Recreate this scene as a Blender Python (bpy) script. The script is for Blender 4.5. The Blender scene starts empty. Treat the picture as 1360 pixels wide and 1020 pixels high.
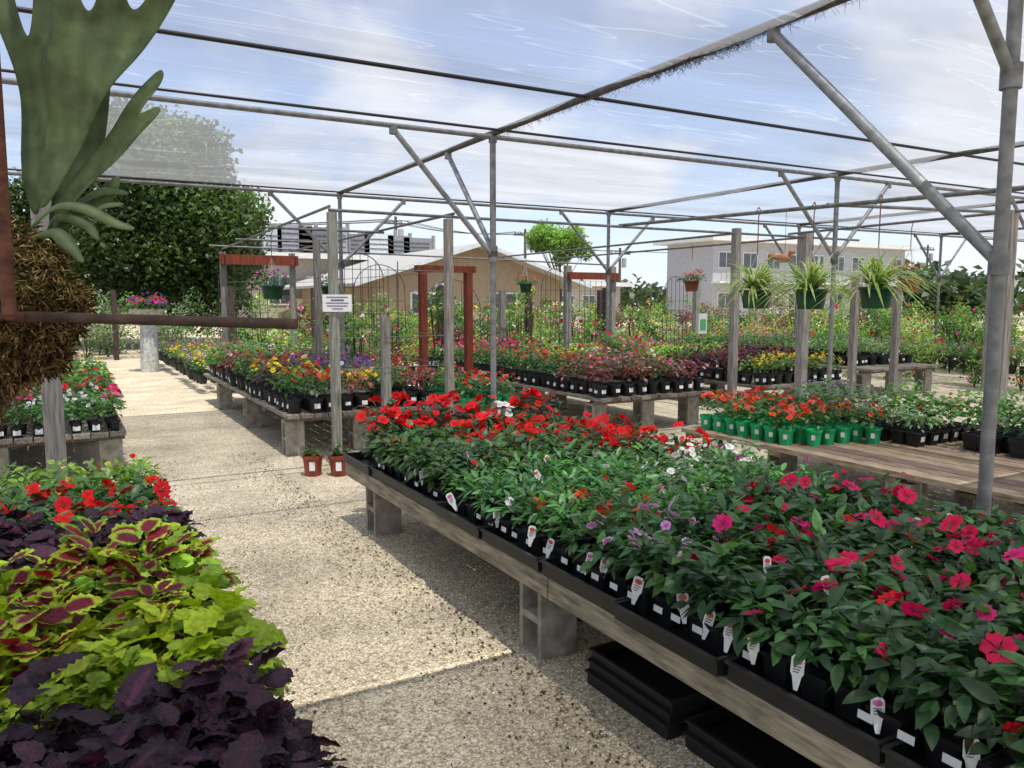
import bpy, math, numpy as np
from mathutils import Vector, Matrix
from mathutils.geometry import delaunay_2d_cdt
rng=np.random.default_rng(11)
S=bpy.context.scene
pi=math.pi
# ---------------------------------------------------------------- materials
def newmat(name):
    m=bpy.data.materials.new(name); m.use_nodes=True
    nt=m.node_tree; nt.nodes.clear()
    return m,nt,nt.nodes,nt.links
def attrmat(name,rough=.5,nscale=20,lo=.75,hi=1.2,bump=0,bscale=None,stretch=(1,1,1),metal=0,trans=0,spec=.5,detail=3,bdist=.01):
    m,nt,N,L=newmat(name)
    out=N.new('ShaderNodeOutputMaterial'); bs=N.new('ShaderNodeBsdfPrincipled')
    at=N.new('ShaderNodeAttribute'); at.attribute_name='Col'
    tc=N.new('ShaderNodeTexCoord'); mp=N.new('ShaderNodeMapping'); mp.inputs['Scale'].default_value=stretch
    no=N.new('ShaderNodeTexNoise'); no.inputs['Scale'].default_value=nscale; no.inputs['Detail'].default_value=detail
    mr=N.new('ShaderNodeMapRange'); mr.inputs[1].default_value=.3; mr.inputs[2].default_value=.7
    mr.inputs[3].default_value=lo; mr.inputs[4].default_value=hi
    vm=N.new('ShaderNodeVectorMath'); vm.operation='SCALE'
    L.new(tc.outputs['Object'],mp.inputs[0]); L.new(mp.outputs[0],no.inputs['Vector'])
    L.new(no.outputs['Fac'],mr.inputs[0]); L.new(at.outputs['Color'],vm.inputs[0]); L.new(mr.outputs[0],vm.inputs['Scale'])
    L.new(vm.outputs[0],bs.inputs['Base Color']); bs.inputs['Roughness'].default_value=rough
    bs.inputs['Metallic'].default_value=metal; bs.inputs['Specular IOR Level'].default_value=spec
    if bump:
        bp=N.new('ShaderNodeBump'); bp.inputs['Strength'].default_value=bump; bp.inputs['Distance'].default_value=bdist
        if bscale:
            n2=N.new('ShaderNodeTexNoise'); n2.inputs['Scale'].default_value=bscale; n2.inputs['Detail'].default_value=3
            L.new(mp.outputs[0],n2.inputs['Vector']); L.new(n2.outputs['Fac'],bp.inputs['Height'])
        else: L.new(no.outputs['Fac'],bp.inputs['Height'])
        L.new(bp.outputs[0],bs.inputs['Normal'])
    if trans:
        tr=N.new('ShaderNodeBsdfTranslucent'); v2=N.new('ShaderNodeVectorMath'); v2.operation='MULTIPLY'
        v2.inputs[1].default_value=(1.3,1.1,1.1) if name=='petal' else (1.6,1.7,.8)
        L.new(vm.outputs[0],v2.inputs[0]); L.new(v2.outputs[0],tr.inputs[0])
        mx=N.new('ShaderNodeMixShader'); mx.inputs[0].default_value=trans
        L.new(bs.outputs[0],mx.inputs[1]); L.new(tr.outputs[0],mx.inputs[2]); L.new(mx.outputs[0],out.inputs[0])
    else: L.new(bs.outputs[0],out.inputs[0])
    return m
FOL=attrmat('foliage',.40,35,.75,1.25,trans=.33,spec=.45,detail=1)
PET=attrmat('petal',.6,60,.8,1.1,trans=.3,spec=.2,detail=1)
PLA=attrmat('plastic',.45,8,.8,1.2,spec=.4,detail=1)
WOOD=attrmat('weathered_wood',.85,6,.45,1.3,bump=.5,bscale=9,stretch=(9,1.2,9),spec=.2,detail=6)
POST=attrmat('post_wood',.85,6,.5,1.25,bump=.5,bscale=9,stretch=(9,9,.9),spec=.2,detail=6)
CON=attrmat('concrete_block_mat',.95,14,.6,1.2,bump=.6,bscale=120,spec=.15)
GAL=attrmat('galvanised_steel',.55,14,.6,1.25,metal=.25,spec=.4)
RUST=attrmat('rusty_iron',.8,30,.5,1.6,bump=.4,bscale=90,metal=.2)
MAT=attrmat('matte_paint',.8,5,.88,1.08,bump=.1)
MOSS=attrmat('moss',.95,40,.4,1.5,bump=.8,bscale=90,spec=.1)
BARK=attrmat('bark',.95,12,.5,1.4,bump=.8,bscale=30,stretch=(3,3,.6),spec=.1)
PAPER=attrmat('label_paper',.6,10,.93,1.03,detail=1)
GLASS=attrmat('window_glass',.12,2,.8,1.2,spec=.7,detail=1)
CFOL=attrmat('coleus_foliage',.5,60,.7,1.25,trans=.3,spec=.35,detail=2,bump=.9,bscale=150,bdist=.006)
FERN=attrmat('staghorn_foliage',.6,26,.62,1.3,trans=.15,spec=.3,detail=5,bump=.5,bscale=60,bdist=.004)
MS=[FOL,PET,PLA,WOOD,POST,CON,GAL,RUST,MAT,MOSS,BARK,PAPER,GLASS,CFOL,FERN]
fol,pet,pla,wood,post,con,gal,rust,mat,moss,bark,paper,glass,cfol,fern=range(15)
# ---------------------------------------------------------------- mesh builder
class T:
    def __init__(s,V,F,w=None):
        s.V=np.array(V,float); s.L=np.array([i for f in F for i in f],np.int64); s.C=np.array([len(f) for f in F],np.int64)
        s.w=np.zeros(len(s.V)) if w is None else np.array(w,float)
class MB:
    def __init__(s): s.V=[];s.L=[];s.C=[];s.K=[];s.M=[];s.S=[];s.n=0
    def inst(s,t,R,O,c1,m,c2=None,smooth=True):
        R=np.asarray(R,float);O=np.asarray(O,float);K=len(O)
        if K==0:return
        V=np.einsum('kij,nj->kni',R,t.V)+O[:,None,:]; n=len(t.V)
        c1=np.broadcast_to(np.asarray(c1,float),(K,3))
        if c2 is None: c=np.repeat(c1[:,None,:],n,1)
        else:
            c2=np.broadcast_to(np.asarray(c2,float),(K,3)); w=t.w[None,:,None]
            c=c1[:,None,:]*(1-w)+c2[:,None,:]*w
        s.V.append(V.reshape(-1,3)); s.K.append(c.reshape(-1,3))
        s.L.append((t.L[None]+(np.arange(K)*n)[:,None]+s.n).ravel()); s.C.append(np.tile(t.C,K))
        s.M.append(np.full(len(t.C)*K,m)); s.S.append(np.full(len(t.C)*K,smooth)); s.n+=K*n
    def raw(s,V,F,col,m,smooth=False):
        s.inst(T(V,F),np.eye(3)[None],[(0,0,0)],col,m,smooth=smooth)
    def box(s,c,d,col,m,rz=0,rx=0,ry=0):
        R=np.array(Matrix.Rotation(rz,3,'Z')@Matrix.Rotation(ry,3,'Y')@Matrix.Rotation(rx,3,'X'))@np.diag(d)
        s.inst(BOX,R[None],[c],col,m,smooth=False)
    def cyl(s,p0,p1,r0,col,m,r1=None,seg=12,caps=True):
        if r1 is None:r1=r0
        p0=Vector(p0);p1=Vector(p1);d=(p1-p0)
        q=d.to_track_quat('Z','Y').to_matrix()
        V=[];F=[]
        for j,(p,r) in enumerate(((p0,r0),(p1,r1))):
            for i in range(seg):
                a=2*pi*i/seg; V.append(tuple(p+q@Vector((r*math.cos(a),r*math.sin(a),0))))
        for i in range(seg): F.append((i,(i+1)%seg,seg+(i+1)%seg,seg+i))
        s.raw(V,F,col,m,True)
        if caps: s.raw(V,[tuple(range(seg))[::-1],tuple(range(seg,2*seg))],col,m,False)
    def tube(s,pts,r,col,m,seg=6):
        for a,b in zip(pts[:-1],pts[1:]): s.cyl(a,b,r,col,m,seg=seg,caps=False)
    def ribbon(s,pts,ws,side,col,m,c2=None,fold=.15):
        n=len(pts);V=[];F=[];w=[]
        sd=Vector(side).normalized()
        for i,(p,wd) in enumerate(zip(pts,ws)):
            p=Vector(p); t=Vector(pts[min(i+1,n-1)])-Vector(pts[max(i-1,0)]); t.normalize()
            x=(sd-t*sd.dot(t)).normalized(); nn=x.cross(t)
            V+= [tuple(p-x*wd+nn*fold*wd),tuple(p),tuple(p+x*wd+nn*fold*wd)]; w+=[0,1,0]
        for i in range(n-1):
            a=3*i; F+=[(a,a+1,a+4,a+3),(a+1,a+2,a+5,a+4)]
        s.inst(T(V,F,w),np.eye(3)[None],[(0,0,0)],col,m,c2=c2)
    def build(s,name,parent=None):
        me=bpy.data.meshes.new(name)
        V=np.concatenate(s.V);L=np.concatenate(s.L);C=np.concatenate(s.C);M=np.concatenate(s.M);SM=np.concatenate(s.S);K=np.concatenate(s.K)
        me.vertices.add(len(V)); me.vertices.foreach_set('co',V.astype(np.float32).ravel())
        me.loops.add(len(L)); me.loops.foreach_set('vertex_index',L.astype(np.int32))
        me.polygons.add(len(C)); st=np.concatenate([[0],np.cumsum(C)[:-1]]); me.polygons.foreach_set('loop_start',st.astype(np.int32))
        used=np.unique(M); rm=np.zeros(len(MS),int)
        for i,u in enumerate(used): me.materials.append(MS[u]); rm[u]=i
        me.polygons.foreach_set('material_index',rm[M].astype(np.int32)); me.polygons.foreach_set('use_smooth',SM)
        me.update(calc_edges=True)
        ca=me.color_attributes.new('Col','FLOAT_COLOR','POINT')
        ca.data.foreach_set('color',np.concatenate([K,np.ones((len(K),1))],1).astype(np.float32).ravel())
        me.validate()
        o=bpy.data.objects.new(name,me); S.collection.objects.link(o)
        if parent:o.parent=parent
        return o
BOX=T([(x,y,z) for x in(-.5,.5) for y in(-.5,.5) for z in(-.5,.5)],[(0,1,3,2),(4,6,7,5),(0,4,5,1),(2,3,7,6),(0,2,6,4),(1,5,7,3)])
def leafT(wid,segs,fold=.25,droop=.3,cols=1,serr=0,pw=.8,core=.5,ruf=0):
    us=[i/cols for i in range(-cols,cols+1)]; nc=len(us)
    V=[(0,0,0)];w=[1]
    for i in range(1,segs):
        y=i/segs; W=wid*math.sin(pi*y**pw)**.75
        for u in us:
            k=1+(serr*(1 if i%2 else -1) if abs(u)==1 else 0)
            V.append((u*W*k,y+(serr*.25*abs(u) if abs(u)==1 else 0),-droop*y*y+fold*abs(u)*W+(ruf*(1 if (i+(u>0))%2 else -1)*abs(u)))); w.append(1 if abs(u)<=core and y<.8 else 0)
    V.append((0,1,-droop)); w.append(0)
    F=[]
    for c in range(nc-1): F.append((0,1+c+1,1+c))
    for i in range(segs-2):
        for c in range(nc-1):
            a=1+i*nc+c; F.append((a,a+1,a+nc+1,a+nc))
    a=1+(segs-2)*nc
    for c in range(nc-1): F.append((a+c,a+c+1,len(V)-1))
    return T(V,F,w)
L_NEAR=leafT(.22,5); L_MID=leafT(.27,3); L_FAR=T([(0,0,0),(.3,.5,.05),(0,1,-.15),(-.3,.5,.05)],[(0,1,2,3)])
L_COL=leafT(.37,9,fold=.15,droop=.32,cols=2,serr=.12,pw=.72,core=0,ruf=.03)
L_COLV=leafT(.37,10,fold=.12,droop=.32,cols=4,serr=.10,pw=.72,core=.55,ruf=.02)
L_VIN=leafT(.17,4,fold=.3,droop=.15)
def flowerT(np_=5,half=.5,cup=.12):
    V=[(0,0,0)];F=[];w=[1]
    for k in range(np_):
        a=2*pi*k/np_; i0=len(V)
        zt=.05*(k%2)
        for da,r in((-half*.8,.45),(-half,.8),(-half*.45,1.03),(0,.93),(half*.45,1.05),(half,.8),(half*.8,.45)):
            V.append((r*math.cos(a+da),r*math.sin(a+da),cup*r*r+zt-.10*(da==0)+.07*(da>0))); w.append(.0 if r>.5 else .3)
        F.append((0,)+tuple(range(i0,i0+7)))
    return T(V,F,w)
F_NEAR=flowerT(5,.66); F_FAR=T([(math.cos(a)*(1,.75)[i%2],math.sin(a)*(1,.75)[i%2],.1) for i,a in enumerate(np.linspace(0,2*pi,7)[:-1])]+[(0,0,0)],[(i,(i+1)%6,6) for i in range(6)],[0]*6+[1])
def frames(az,el,roll,scale):
    d=np.stack([np.cos(el)*np.cos(az),np.cos(el)*np.sin(az),np.sin(el)],1)
    n=np.stack([-np.sin(el)*np.cos(az),-np.sin(el)*np.sin(az),np.cos(el)],1)
    x=np.cross(d,n); c=np.cos(roll)[:,None]; s_=np.sin(roll)[:,None]
    x2=x*c+n*s_; n2=n*c-x*s_
    return np.stack([x2,d,n2],2)*scale[:,None,None]
def jit(c,K,v=.3,h=.12):
    c=np.asarray(c,float)
    if c.ndim==2: c=c[rng.integers(0,len(c),K)]
    b=np.exp(rng.normal(0,v,K))[:,None]
    return np.clip(c*b*(1+rng.normal(0,h,(K,3))),0.003,.95)
GB=1.6
def plants(mb,P,leaf=None,L=.065,R=.09,H=.2,n=40,c=(.04,.1,.03),c2=None,ft=None,fc=None,fn=0,fs=.025,eye=None,v=.28,low=.0,gb=None,m=0):
    P=np.asarray(P,float).reshape(-1,3); K=len(P)
    if K==0:return
    leaf=leaf or L_MID
    idx=np.repeat(np.arange(K),n); M=len(idx)
    ps=np.exp(rng.normal(0,.15,K))
    az=rng.uniform(0,2*pi,M); q=np.sqrt(rng.uniform(0,1,M))
    h=H*(1-.55*q**2)*rng.uniform(.5,1.05,M)*ps[idx]+low
    r=q*R*.75
    O=P[idx]+np.stack([r*np.cos(az),r*np.sin(az),h],1)
    el=np.radians(48-62*q+rng.normal(0,18,M))
    az2=az+rng.normal(0,.55,M)
    sc=L*rng.uniform(.6,1.2,M)
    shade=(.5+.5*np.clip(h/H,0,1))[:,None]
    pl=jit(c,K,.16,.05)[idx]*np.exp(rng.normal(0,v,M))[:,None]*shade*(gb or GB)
    cc2=None if c2 is None else jit(c2,M,v,.05)
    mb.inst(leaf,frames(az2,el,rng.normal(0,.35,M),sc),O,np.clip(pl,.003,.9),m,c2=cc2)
    if fn>0:
        k=rng.poisson(fn*np.exp(rng.normal(0,.35,K))); idx=np.repeat(np.arange(K),k); M=len(idx)
        if M:
            az=rng.uniform(0,2*pi,M); q=np.sqrt(rng.uniform(0,1,M)); r=q*R*.95
            h=H*(1.08-.45*q**2)*ps[idx]+low+rng.uniform(0,.02,M)
            O=P[idx]+np.stack([r*np.cos(az),r*np.sin(az),h],1)
            tilt=rng.uniform(0.1,1.1,M); R0=frames(az+rng.normal(0,.8,M),-tilt,rng.normal(0,.3,M),fs*rng.uniform(.6,1.25,M))
            mb.inst(ft or F_FAR,R0,O,jit(fc,M,.1,.04),pet,c2=(jit(fc,M,.1,.04)*.35 if eye is None else jit(eye,M,.05,.02)))
def ringT(prof,seg,rot=0):
    V=[];F=[]
    for r,z in prof:
        for i in range(seg):
            a=2*pi*i/seg+rot; V.append((r*math.cos(a),r*math.sin(a),z))
    for j in range(len(prof)-1):
        for i in range(seg): F.append((j*seg+i,j*seg+(i+1)%seg,(j+1)*seg+(i+1)%seg,(j+1)*seg+i))
    F.append(tuple(range((len(prof)-1)*seg,len(prof)*seg)))
    return T(V,F)
POT=ringT([(.36,0),(.45,.86),(.5,.86),(.5,1),(.45,1),(.44,.88)],14)
SQ=ringT([(.5,0),(.62,.85),(.68,.85),(.69,1),(.63,1),(.62,.9)],4,pi/4)
def eyeR(K,sc):
    return np.repeat((np.eye(3)*np.array(sc))[None],K,0)
def pots(mb,P,w,h,col,sq=False,var=.1):
    P=np.asarray(P,float).reshape(-1,3)
    mb.inst(SQ if sq else POT,eyeR(len(P),(w,w,h)),P,jit(col,len(P),var,.03),pla,smooth=False)
def label(mb,p,az,w=.045,h=.035,tilt=.12,col=(.8,.8,.78)):
    mb.box(p,(w,.002,h),col,paper,rz=az+pi/2,rx=tilt)
def tag(mb,p,az,red=(.6,.05,.04),sc=1,tilt=-.25,roll=0):
    Rm=np.array(Matrix.Rotation(az+pi/2,3,'Z')@Matrix.Rotation(tilt,3,'X')@Matrix.Rotation(roll,3,'Y'))*sc
    w,h=.021,.07
    def q(V): mb.inst(T(V,[tuple(range(len(V)))]),Rm[None],[p],cc,paper,smooth=False)
    cc=(.78,.78,.74); q([(-w*.3,0,-.04),(w*.3,0,-.04),(w*.7,0,h*.05),(w,0,h*.2),(w,0,h*.86),(w*.6,0,h),(-w*.6,0,h),(-w,0,h*.86),(-w,0,h*.2),(-w*.7,0,h*.05)])
    cc=red; q([(.015*math.cos(a),-.0016,h*.72+.010*math.sin(a)) for a in np.linspace(0,2*pi,11)[:-1]])
    cc=(.15,.15,.15)
    for k in range(3):
        z=h*(.46-.12*k); q([(-.013,-.0016,z),(.013-.004*k,-.0016,z),(.013-.004*k,-.0016,z+.0035),(-.013,-.0016,z+.0035)])
def grid(x0,x1,y0,y1,sp,j=.12):
    nx=max(1,int(round((x1-x0)/sp)));ny=max(1,int(round((y1-y0)/sp)))
    X,Y=np.meshgrid(x0+(np.arange(nx)+.5)*(x1-x0)/nx,y0+(np.arange(ny)+.5)*(y1-y0)/ny)
    X=X.ravel();Y=Y.ravel()
    return X+rng.normal(0,sp*j,len(X)),Y+rng.normal(0,sp*j,len(Y))
def block(mb,x,y,z=0,up=True,col=(.36,.35,.33)):
    for sy in(-1,1): mb.box((x,y+sy*.08,z+.195),(.19,.03,.39),col,con)
    for zz in(.016,.195,.374): mb.box((x,y,z+zz),(.186,.1295,.032),col,con)
def table(name,x0,x1,y0,y1,z=.45,ys=None,col=(.22,.19,.155),fascia=False):
    mb=MB(); t=.038
    n=int((x1-x0)/.14); w=(x1-x0)/n
    for i in range(n):
        e=rng.uniform(-.03,.03); mb.box((x0+(i+.5)*w,(y0+y1)/2+e,z-t/2),(w-.012,y1-y0,t-rng.uniform(0,.004)),jit(col,1,.22,.04)[0],wood)
    for y in np.arange(y0+.15,y1,1.0): mb.box(((x0+x1)/2,y,z-t-.022),(x1-x0-.03,.09,.04),jit(col,1,.15,.03)[0]*.8,wood)
    if fascia:
        for (a,b) in((y0,y0+2.42),(y0+2.43,y1+.02)): mb.box((x0-.014,(a+b)/2,z-.052),(.024,b-a,.092),(.33,.29,.21),wood)
    ys=ys if ys is not None else np.linspace(y0+.25,y1-.2,max(2,int((y1-y0)/2)+1))
    zt=z-t-.042
    for y in ys:
        for x in(x0+.13,(x0+x1)/2,x1-.13):
            block(mb,x,y,zt-.39,True,jit((.36,.335,.28),1,.1,.02)[0])
    return mb.build(name)
# ---------------------------------------------------------------- ground
m,nt,N,L=newmat('gravel')
out=N.new('ShaderNodeOutputMaterial');bs=N.new('ShaderNodeBsdfPrincipled');bs.inputs['Roughness'].default_value=.9;bs.inputs['Specular IOR Level'].default_value=.2
tc=N.new('ShaderNodeTexCoord')
n0=N.new('ShaderNodeTexNoise');n0.inputs['Scale'].default_value=40;n0.inputs['Detail'].default_value=1
va=N.new('ShaderNodeVectorMath');va.operation='MULTIPLY_ADD';va.inputs[1].default_value=(.02,.02,.02)
L.new(tc.outputs['Object'],n0.inputs['Vector']);L.new(n0.outputs['Color'],va.inputs[0]);L.new(tc.outputs['Object'],va.inputs[2])
vo=N.new('ShaderNodeTexVoronoi');vo.inputs['Scale'].default_value=84;vo.inputs['Randomness'].default_value=1
L.new(va.outputs[0],vo.inputs['Vector'])
cr=N.new('ShaderNodeValToRGB');e=cr.color_ramp.elements
e[0].position=0;e[0].color=(.42,.32,.20,1);e[1].position=1;e[1].color=(.90,.82,.65,1)
for p,c in((.25,(.62,.51,.35,1)),(.5,(.73,.62,.44,1)),(.8,(.80,.70,.52,1))):
    k=e.new(p);k.color=c
sx=N.new('ShaderNodeSeparateColor');L.new(vo.outputs['Color'],sx.inputs[0]);L.new(sx.outputs[0],cr.inputs[0])
dk=N.new('ShaderNodeMapRange');dk.inputs[1].default_value=.35;dk.inputs[2].default_value=.85;dk.inputs[3].default_value=1.0;dk.inputs[4].default_value=.45
L.new(vo.outputs['Distance'],dk.inputs[0])
big=N.new('ShaderNodeTexNoise');big.inputs['Scale'].default_value=1.6;big.inputs['Detail'].default_value=7;big.inputs['Roughness'].default_value=.62;L.new(tc.outputs['Object'],big.inputs['Vector'])
bm=N.new('ShaderNodeMapRange');bm.inputs[1].default_value=.3;bm.inputs[2].default_value=.58;bm.inputs[3].default_value=.7;bm.inputs[4].default_value=1.08
L.new(big.outputs['Fac'],bm.inputs[0])
mu=N.new('ShaderNodeMath');mu.operation='MULTIPLY';L.new(dk.outputs[0],mu.inputs[0]);L.new(bm.outputs[0],mu.inputs[1])
sc=N.new('ShaderNodeVectorMath');sc.operation='SCALE';L.new(cr.outputs[0],sc.inputs[0]);L.new(mu.outputs[0],sc.inputs['Scale'])
L.new(sc.outputs[0],bs.inputs['Base Color'])
iv=N.new('ShaderNodeMath');iv.operation='SUBTRACT';iv.inputs[0].default_value=1;L.new(vo.outputs['Distance'],iv.inputs[1])
bp=N.new('ShaderNodeBump');bp.inputs['Strength'].default_value=.7;bp.inputs['Distance'].default_value=.006;L.new(iv.outputs[0],bp.inputs['Height']);L.new(bp.outputs[0],bs.inputs['Normal'])
L.new(bs.outputs[0],out.inputs[0])
me=bpy.data.meshes.new('gravel_ground');me.from_pydata([(-300,-300,0),(300,-300,0),(300,300,0),(-300,300,0)],[],[(0,1,2,3)]);me.materials.append(m)
g=bpy.data.objects.new('gravel_ground',me);S.collection.objects.link(g)
ph=(1+5**.5)/2
ico=[(-1,ph,0),(1,ph,0),(-1,-ph,0),(1,-ph,0),(0,-1,ph),(0,1,ph),(0,-1,-ph),(0,1,-ph),(ph,0,-1),(ph,0,1),(-ph,0,-1),(-ph,0,1)]
icf=[(0,11,5),(0,5,1),(0,1,7),(0,7,10),(0,10,11),(1,5,9),(5,11,4),(11,10,2),(10,7,6),(7,1,8),(3,9,4),(3,4,2),(3,2,6),(3,6,8),(3,8,9),(4,9,5),(2,4,11),(6,2,10),(8,6,7),(9,8,1)]
ICO=T(np.array(ico)/1.9,icf)
mb=MB();K=20000
yy=1.4+rng.uniform(0,1,K)**1.5*5; xx=rng.uniform(.35,2.2,K)
s_=rng.uniform(.0022,.0065,K);Rr=frames(rng.uniform(0,6.28,K),rng.uniform(-.5,.5,K),rng.uniform(-1,1,K),s_)@np.diag((1,1.3,.7))
mb.inst(ICO,Rr,np.stack([xx,yy,s_*.35],1),jit([(.68,.58,.42),(.78,.68,.5),(.55,.44,.3),(.85,.77,.6)],K,.12,.03),con)
mb.build('loose_pebbles')
mb=MB();K=3600
xx=np.concatenate([1.72-np.abs(rng.normal(0,.2,K//2)),.42+np.abs(rng.normal(0,.2,K//2))]);yy=rng.uniform(1.3,8.5,K)
mb.inst(L_FAR,frames(rng.uniform(0,6.28,K),rng.normal(0,.25,K),rng.normal(0,.5,K),rng.uniform(.006,.024,K)),np.stack([xx,yy,np.full(K,.006)],1),jit([(.12,.075,.04),(.07,.05,.03),(.2,.14,.07),(.08,.1,.03)],K,.2,.05),bark)
mb.build('fallen_leaf_litter')
# ---------------------------------------------------------------- front table & plants
BLK=(.012,.012,.013)
def tray(mb,x0,x1,y0,y1,z,h=.06):
    t=.006;cx=(x0+x1)/2;cy=(y0+y1)/2
    mb.box((cx,cy,z+.004),(x1-x0-.02,y1-y0-.02,.004),BLK,pla)
    for sx_ in(x0+.01,x1-.01): mb.box((sx_,cy,z+h/2),(t,y1-y0-.012,h),BLK,pla)
    for sy_ in(y0+.01,y1-.01): mb.box((cx,sy_,z+h/2),(x1-x0-.032,t,h),BLK,pla)
    for sx_ in(x0+.003,x1-.003): mb.box((sx_,cy,z+h),(.016,y1-y0-.004,.008),(.02,.02,.021),pla)
    for sy_ in(y0+.006,y1-.006): mb.box((cx,sy_,z+h+.001),(x1-x0-.012,.014,.008),(.02,.02,.021),pla)
table('nursery_table',1.74,3.40,.3,5.45,.45,ys=[.95,2.97,5.12],col=(.24,.20,.15),fascia=True)
RED=(.78,.008,.012);HOT=(.8,.012,.10);MAG=(.55,.01,.30);PINK=(.88,.18,.44);LIL=(.78,.38,.72);ORG=(.9,.10,.02);WHT=(.9,.9,.88);YEL=(.92,.64,.02);PUR=(.28,.03,.5);COR=(.84,.14,.12);BLU=(.14,.12,.62)
mb=MB()
for i in range(9):
    y=.62+i*.54; tray(mb,1.705+rng.uniform(-.03,.01),1.985,y,y+.53,.452,.055)
for i in range(3): tray(mb,2.0+i*.54,2.53+i*.54,5.16,5.44,.452)
X,Y=grid(1.76,3.38,.62,5.05,.125)
zone=np.zeros(len(X),int)
for i,(x,y) in enumerate(zip(X,Y)):
    y=y+rng.normal(0,.05)
    if y<2.1: z=0
    elif y<2.55: z=1 if x<2.12 else 0
    elif y<3.1: z=2 if x<2.25 else 4
    elif y<3.55: z=4 if x<2.6 else 3
    elif y>3.45+(3.3-x)*1.15 and x>2.25: z=5
    else: z=6 if y>3.85 else 4
    zone[i]=z
P=np.stack([X,Y,np.full(len(X),.545)],1)
edge=(X<2.06)
pots(mb,P[edge]-[0,0,.085],.105,.095,BLK,True)
DG=[(.028,.072,.022),(.040,.098,.028),(.022,.056,.02)]
z0=(zone==0)
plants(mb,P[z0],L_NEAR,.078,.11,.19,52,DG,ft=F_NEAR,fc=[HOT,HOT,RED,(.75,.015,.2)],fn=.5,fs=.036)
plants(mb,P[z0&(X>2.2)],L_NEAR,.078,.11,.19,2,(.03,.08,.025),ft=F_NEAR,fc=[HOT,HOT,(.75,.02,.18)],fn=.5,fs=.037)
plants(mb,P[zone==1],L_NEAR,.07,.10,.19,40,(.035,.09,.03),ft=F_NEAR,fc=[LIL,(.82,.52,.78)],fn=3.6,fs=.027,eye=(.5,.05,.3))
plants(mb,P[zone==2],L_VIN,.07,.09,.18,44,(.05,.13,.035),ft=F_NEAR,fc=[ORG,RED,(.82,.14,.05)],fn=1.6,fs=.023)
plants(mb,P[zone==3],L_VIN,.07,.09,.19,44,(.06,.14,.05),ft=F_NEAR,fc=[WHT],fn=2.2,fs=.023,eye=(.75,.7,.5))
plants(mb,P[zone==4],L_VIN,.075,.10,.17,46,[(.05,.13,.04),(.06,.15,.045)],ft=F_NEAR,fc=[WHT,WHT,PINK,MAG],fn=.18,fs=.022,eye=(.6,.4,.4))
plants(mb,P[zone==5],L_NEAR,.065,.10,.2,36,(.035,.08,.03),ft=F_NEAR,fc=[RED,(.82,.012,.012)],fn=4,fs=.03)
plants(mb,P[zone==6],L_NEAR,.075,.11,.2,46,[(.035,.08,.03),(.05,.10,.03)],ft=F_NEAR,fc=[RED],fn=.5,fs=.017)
X2,Y2=grid(1.8,3.4,5.0,5.5,.24)
P2=np.stack([X2,Y2,np.full(len(X2),.56)],1)
pots(mb,P2-[0,0,.11],.17,.12,BLK)
w_=rng.uniform(0,1,len(X2))<.2
plants(mb,P2[~w_],L_NEAR,.095,.14,.3,50,[(.025,.05,.022),(.04,.05,.025)],ft=F_NEAR,fc=[RED],fn=8,fs=.038)
plants(mb,P2[w_],L_NEAR,.08,.13,.24,50,(.04,.1,.035),ft=F_NEAR,fc=[WHT],fn=6,fs=.03,eye=(.8,.8,.7))
y=.75
while y<4.9:
    if rng.uniform()<(.7 if y<3.1 else .4):
        xx=1.74+rng.uniform(-.01,.04)
        tag(mb,(xx,y,.545+rng.uniform(-.015,.02)),math.radians(205)+rng.normal(0,.3),red=[(.6,.05,.04),(.62,.1,.3),(.7,.2,.05)][rng.integers(3)],sc=rng.uniform(.8,1.0),tilt=-.15+rng.normal(0,.15),roll=rng.normal(0,.15))
    if rng.uniform()<.7: label(mb,(1.753,y+.03,.53),pi,tilt=-.1,w=.045,h=.022)
    y+=rng.uniform(.09,.16)
for i in range(10):
    x=rng.uniform(1.9,3.3);yy=rng.uniform(1.0,4.6)
    tag(mb,(x,yy,.68),math.radians(225)+rng.normal(0,.5),sc=.8,tilt=-.3,roll=rng.normal(0,.3))
mb.build('impatiens_bed')
mb=MB()
for k,(x,y,n) in enumerate(((1.97,2.35,3),(2.0,1.78,2),(1.93,1.2,4),(2.35,2.2,3),(2.5,3.9,2),(2.3,3.4,1))):
    for j in range(n): tray(mb,x-.14+.01*j,x+.14+.01*j,y-.26,y+.26+.0*j,.004+j*.045,.055)
mb.build('empty_plant_trays')
# ---------------------------------------------------------------- left coleus table
table('nursery_table',-1.3,.40,1.2,5.0,.45)
mb=MB()
X,Y=grid(-1.15,.38,1.35,4.95,.13)
P=np.stack([X,Y,np.full(len(X),.53)],1)
e_=(X>.1); pots(mb,P[e_]-[0,0,.08],.105,.095,BLK,True)
for i in range(7): tray(mb,.12,.42,1.25+i*.54,1.78+i*.54,.452)
Yj=Y+rng.normal(0,.05,len(Y))+X*.12
a=Yj<1.95; purpl=[(.036,.014,.030),(.052,.020,.040),(.026,.012,.024)]
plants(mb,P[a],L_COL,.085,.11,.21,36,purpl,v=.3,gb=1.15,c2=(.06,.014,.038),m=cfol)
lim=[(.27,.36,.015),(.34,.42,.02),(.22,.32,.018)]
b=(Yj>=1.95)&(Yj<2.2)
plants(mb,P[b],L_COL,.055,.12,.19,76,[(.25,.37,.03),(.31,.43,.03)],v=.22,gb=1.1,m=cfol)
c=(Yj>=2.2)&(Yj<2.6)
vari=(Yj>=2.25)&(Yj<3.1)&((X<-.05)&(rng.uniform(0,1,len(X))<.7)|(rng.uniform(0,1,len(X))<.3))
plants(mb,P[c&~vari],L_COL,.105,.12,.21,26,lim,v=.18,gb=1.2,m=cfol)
d=(Yj>=2.6)&(Yj<3.1)
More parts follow.
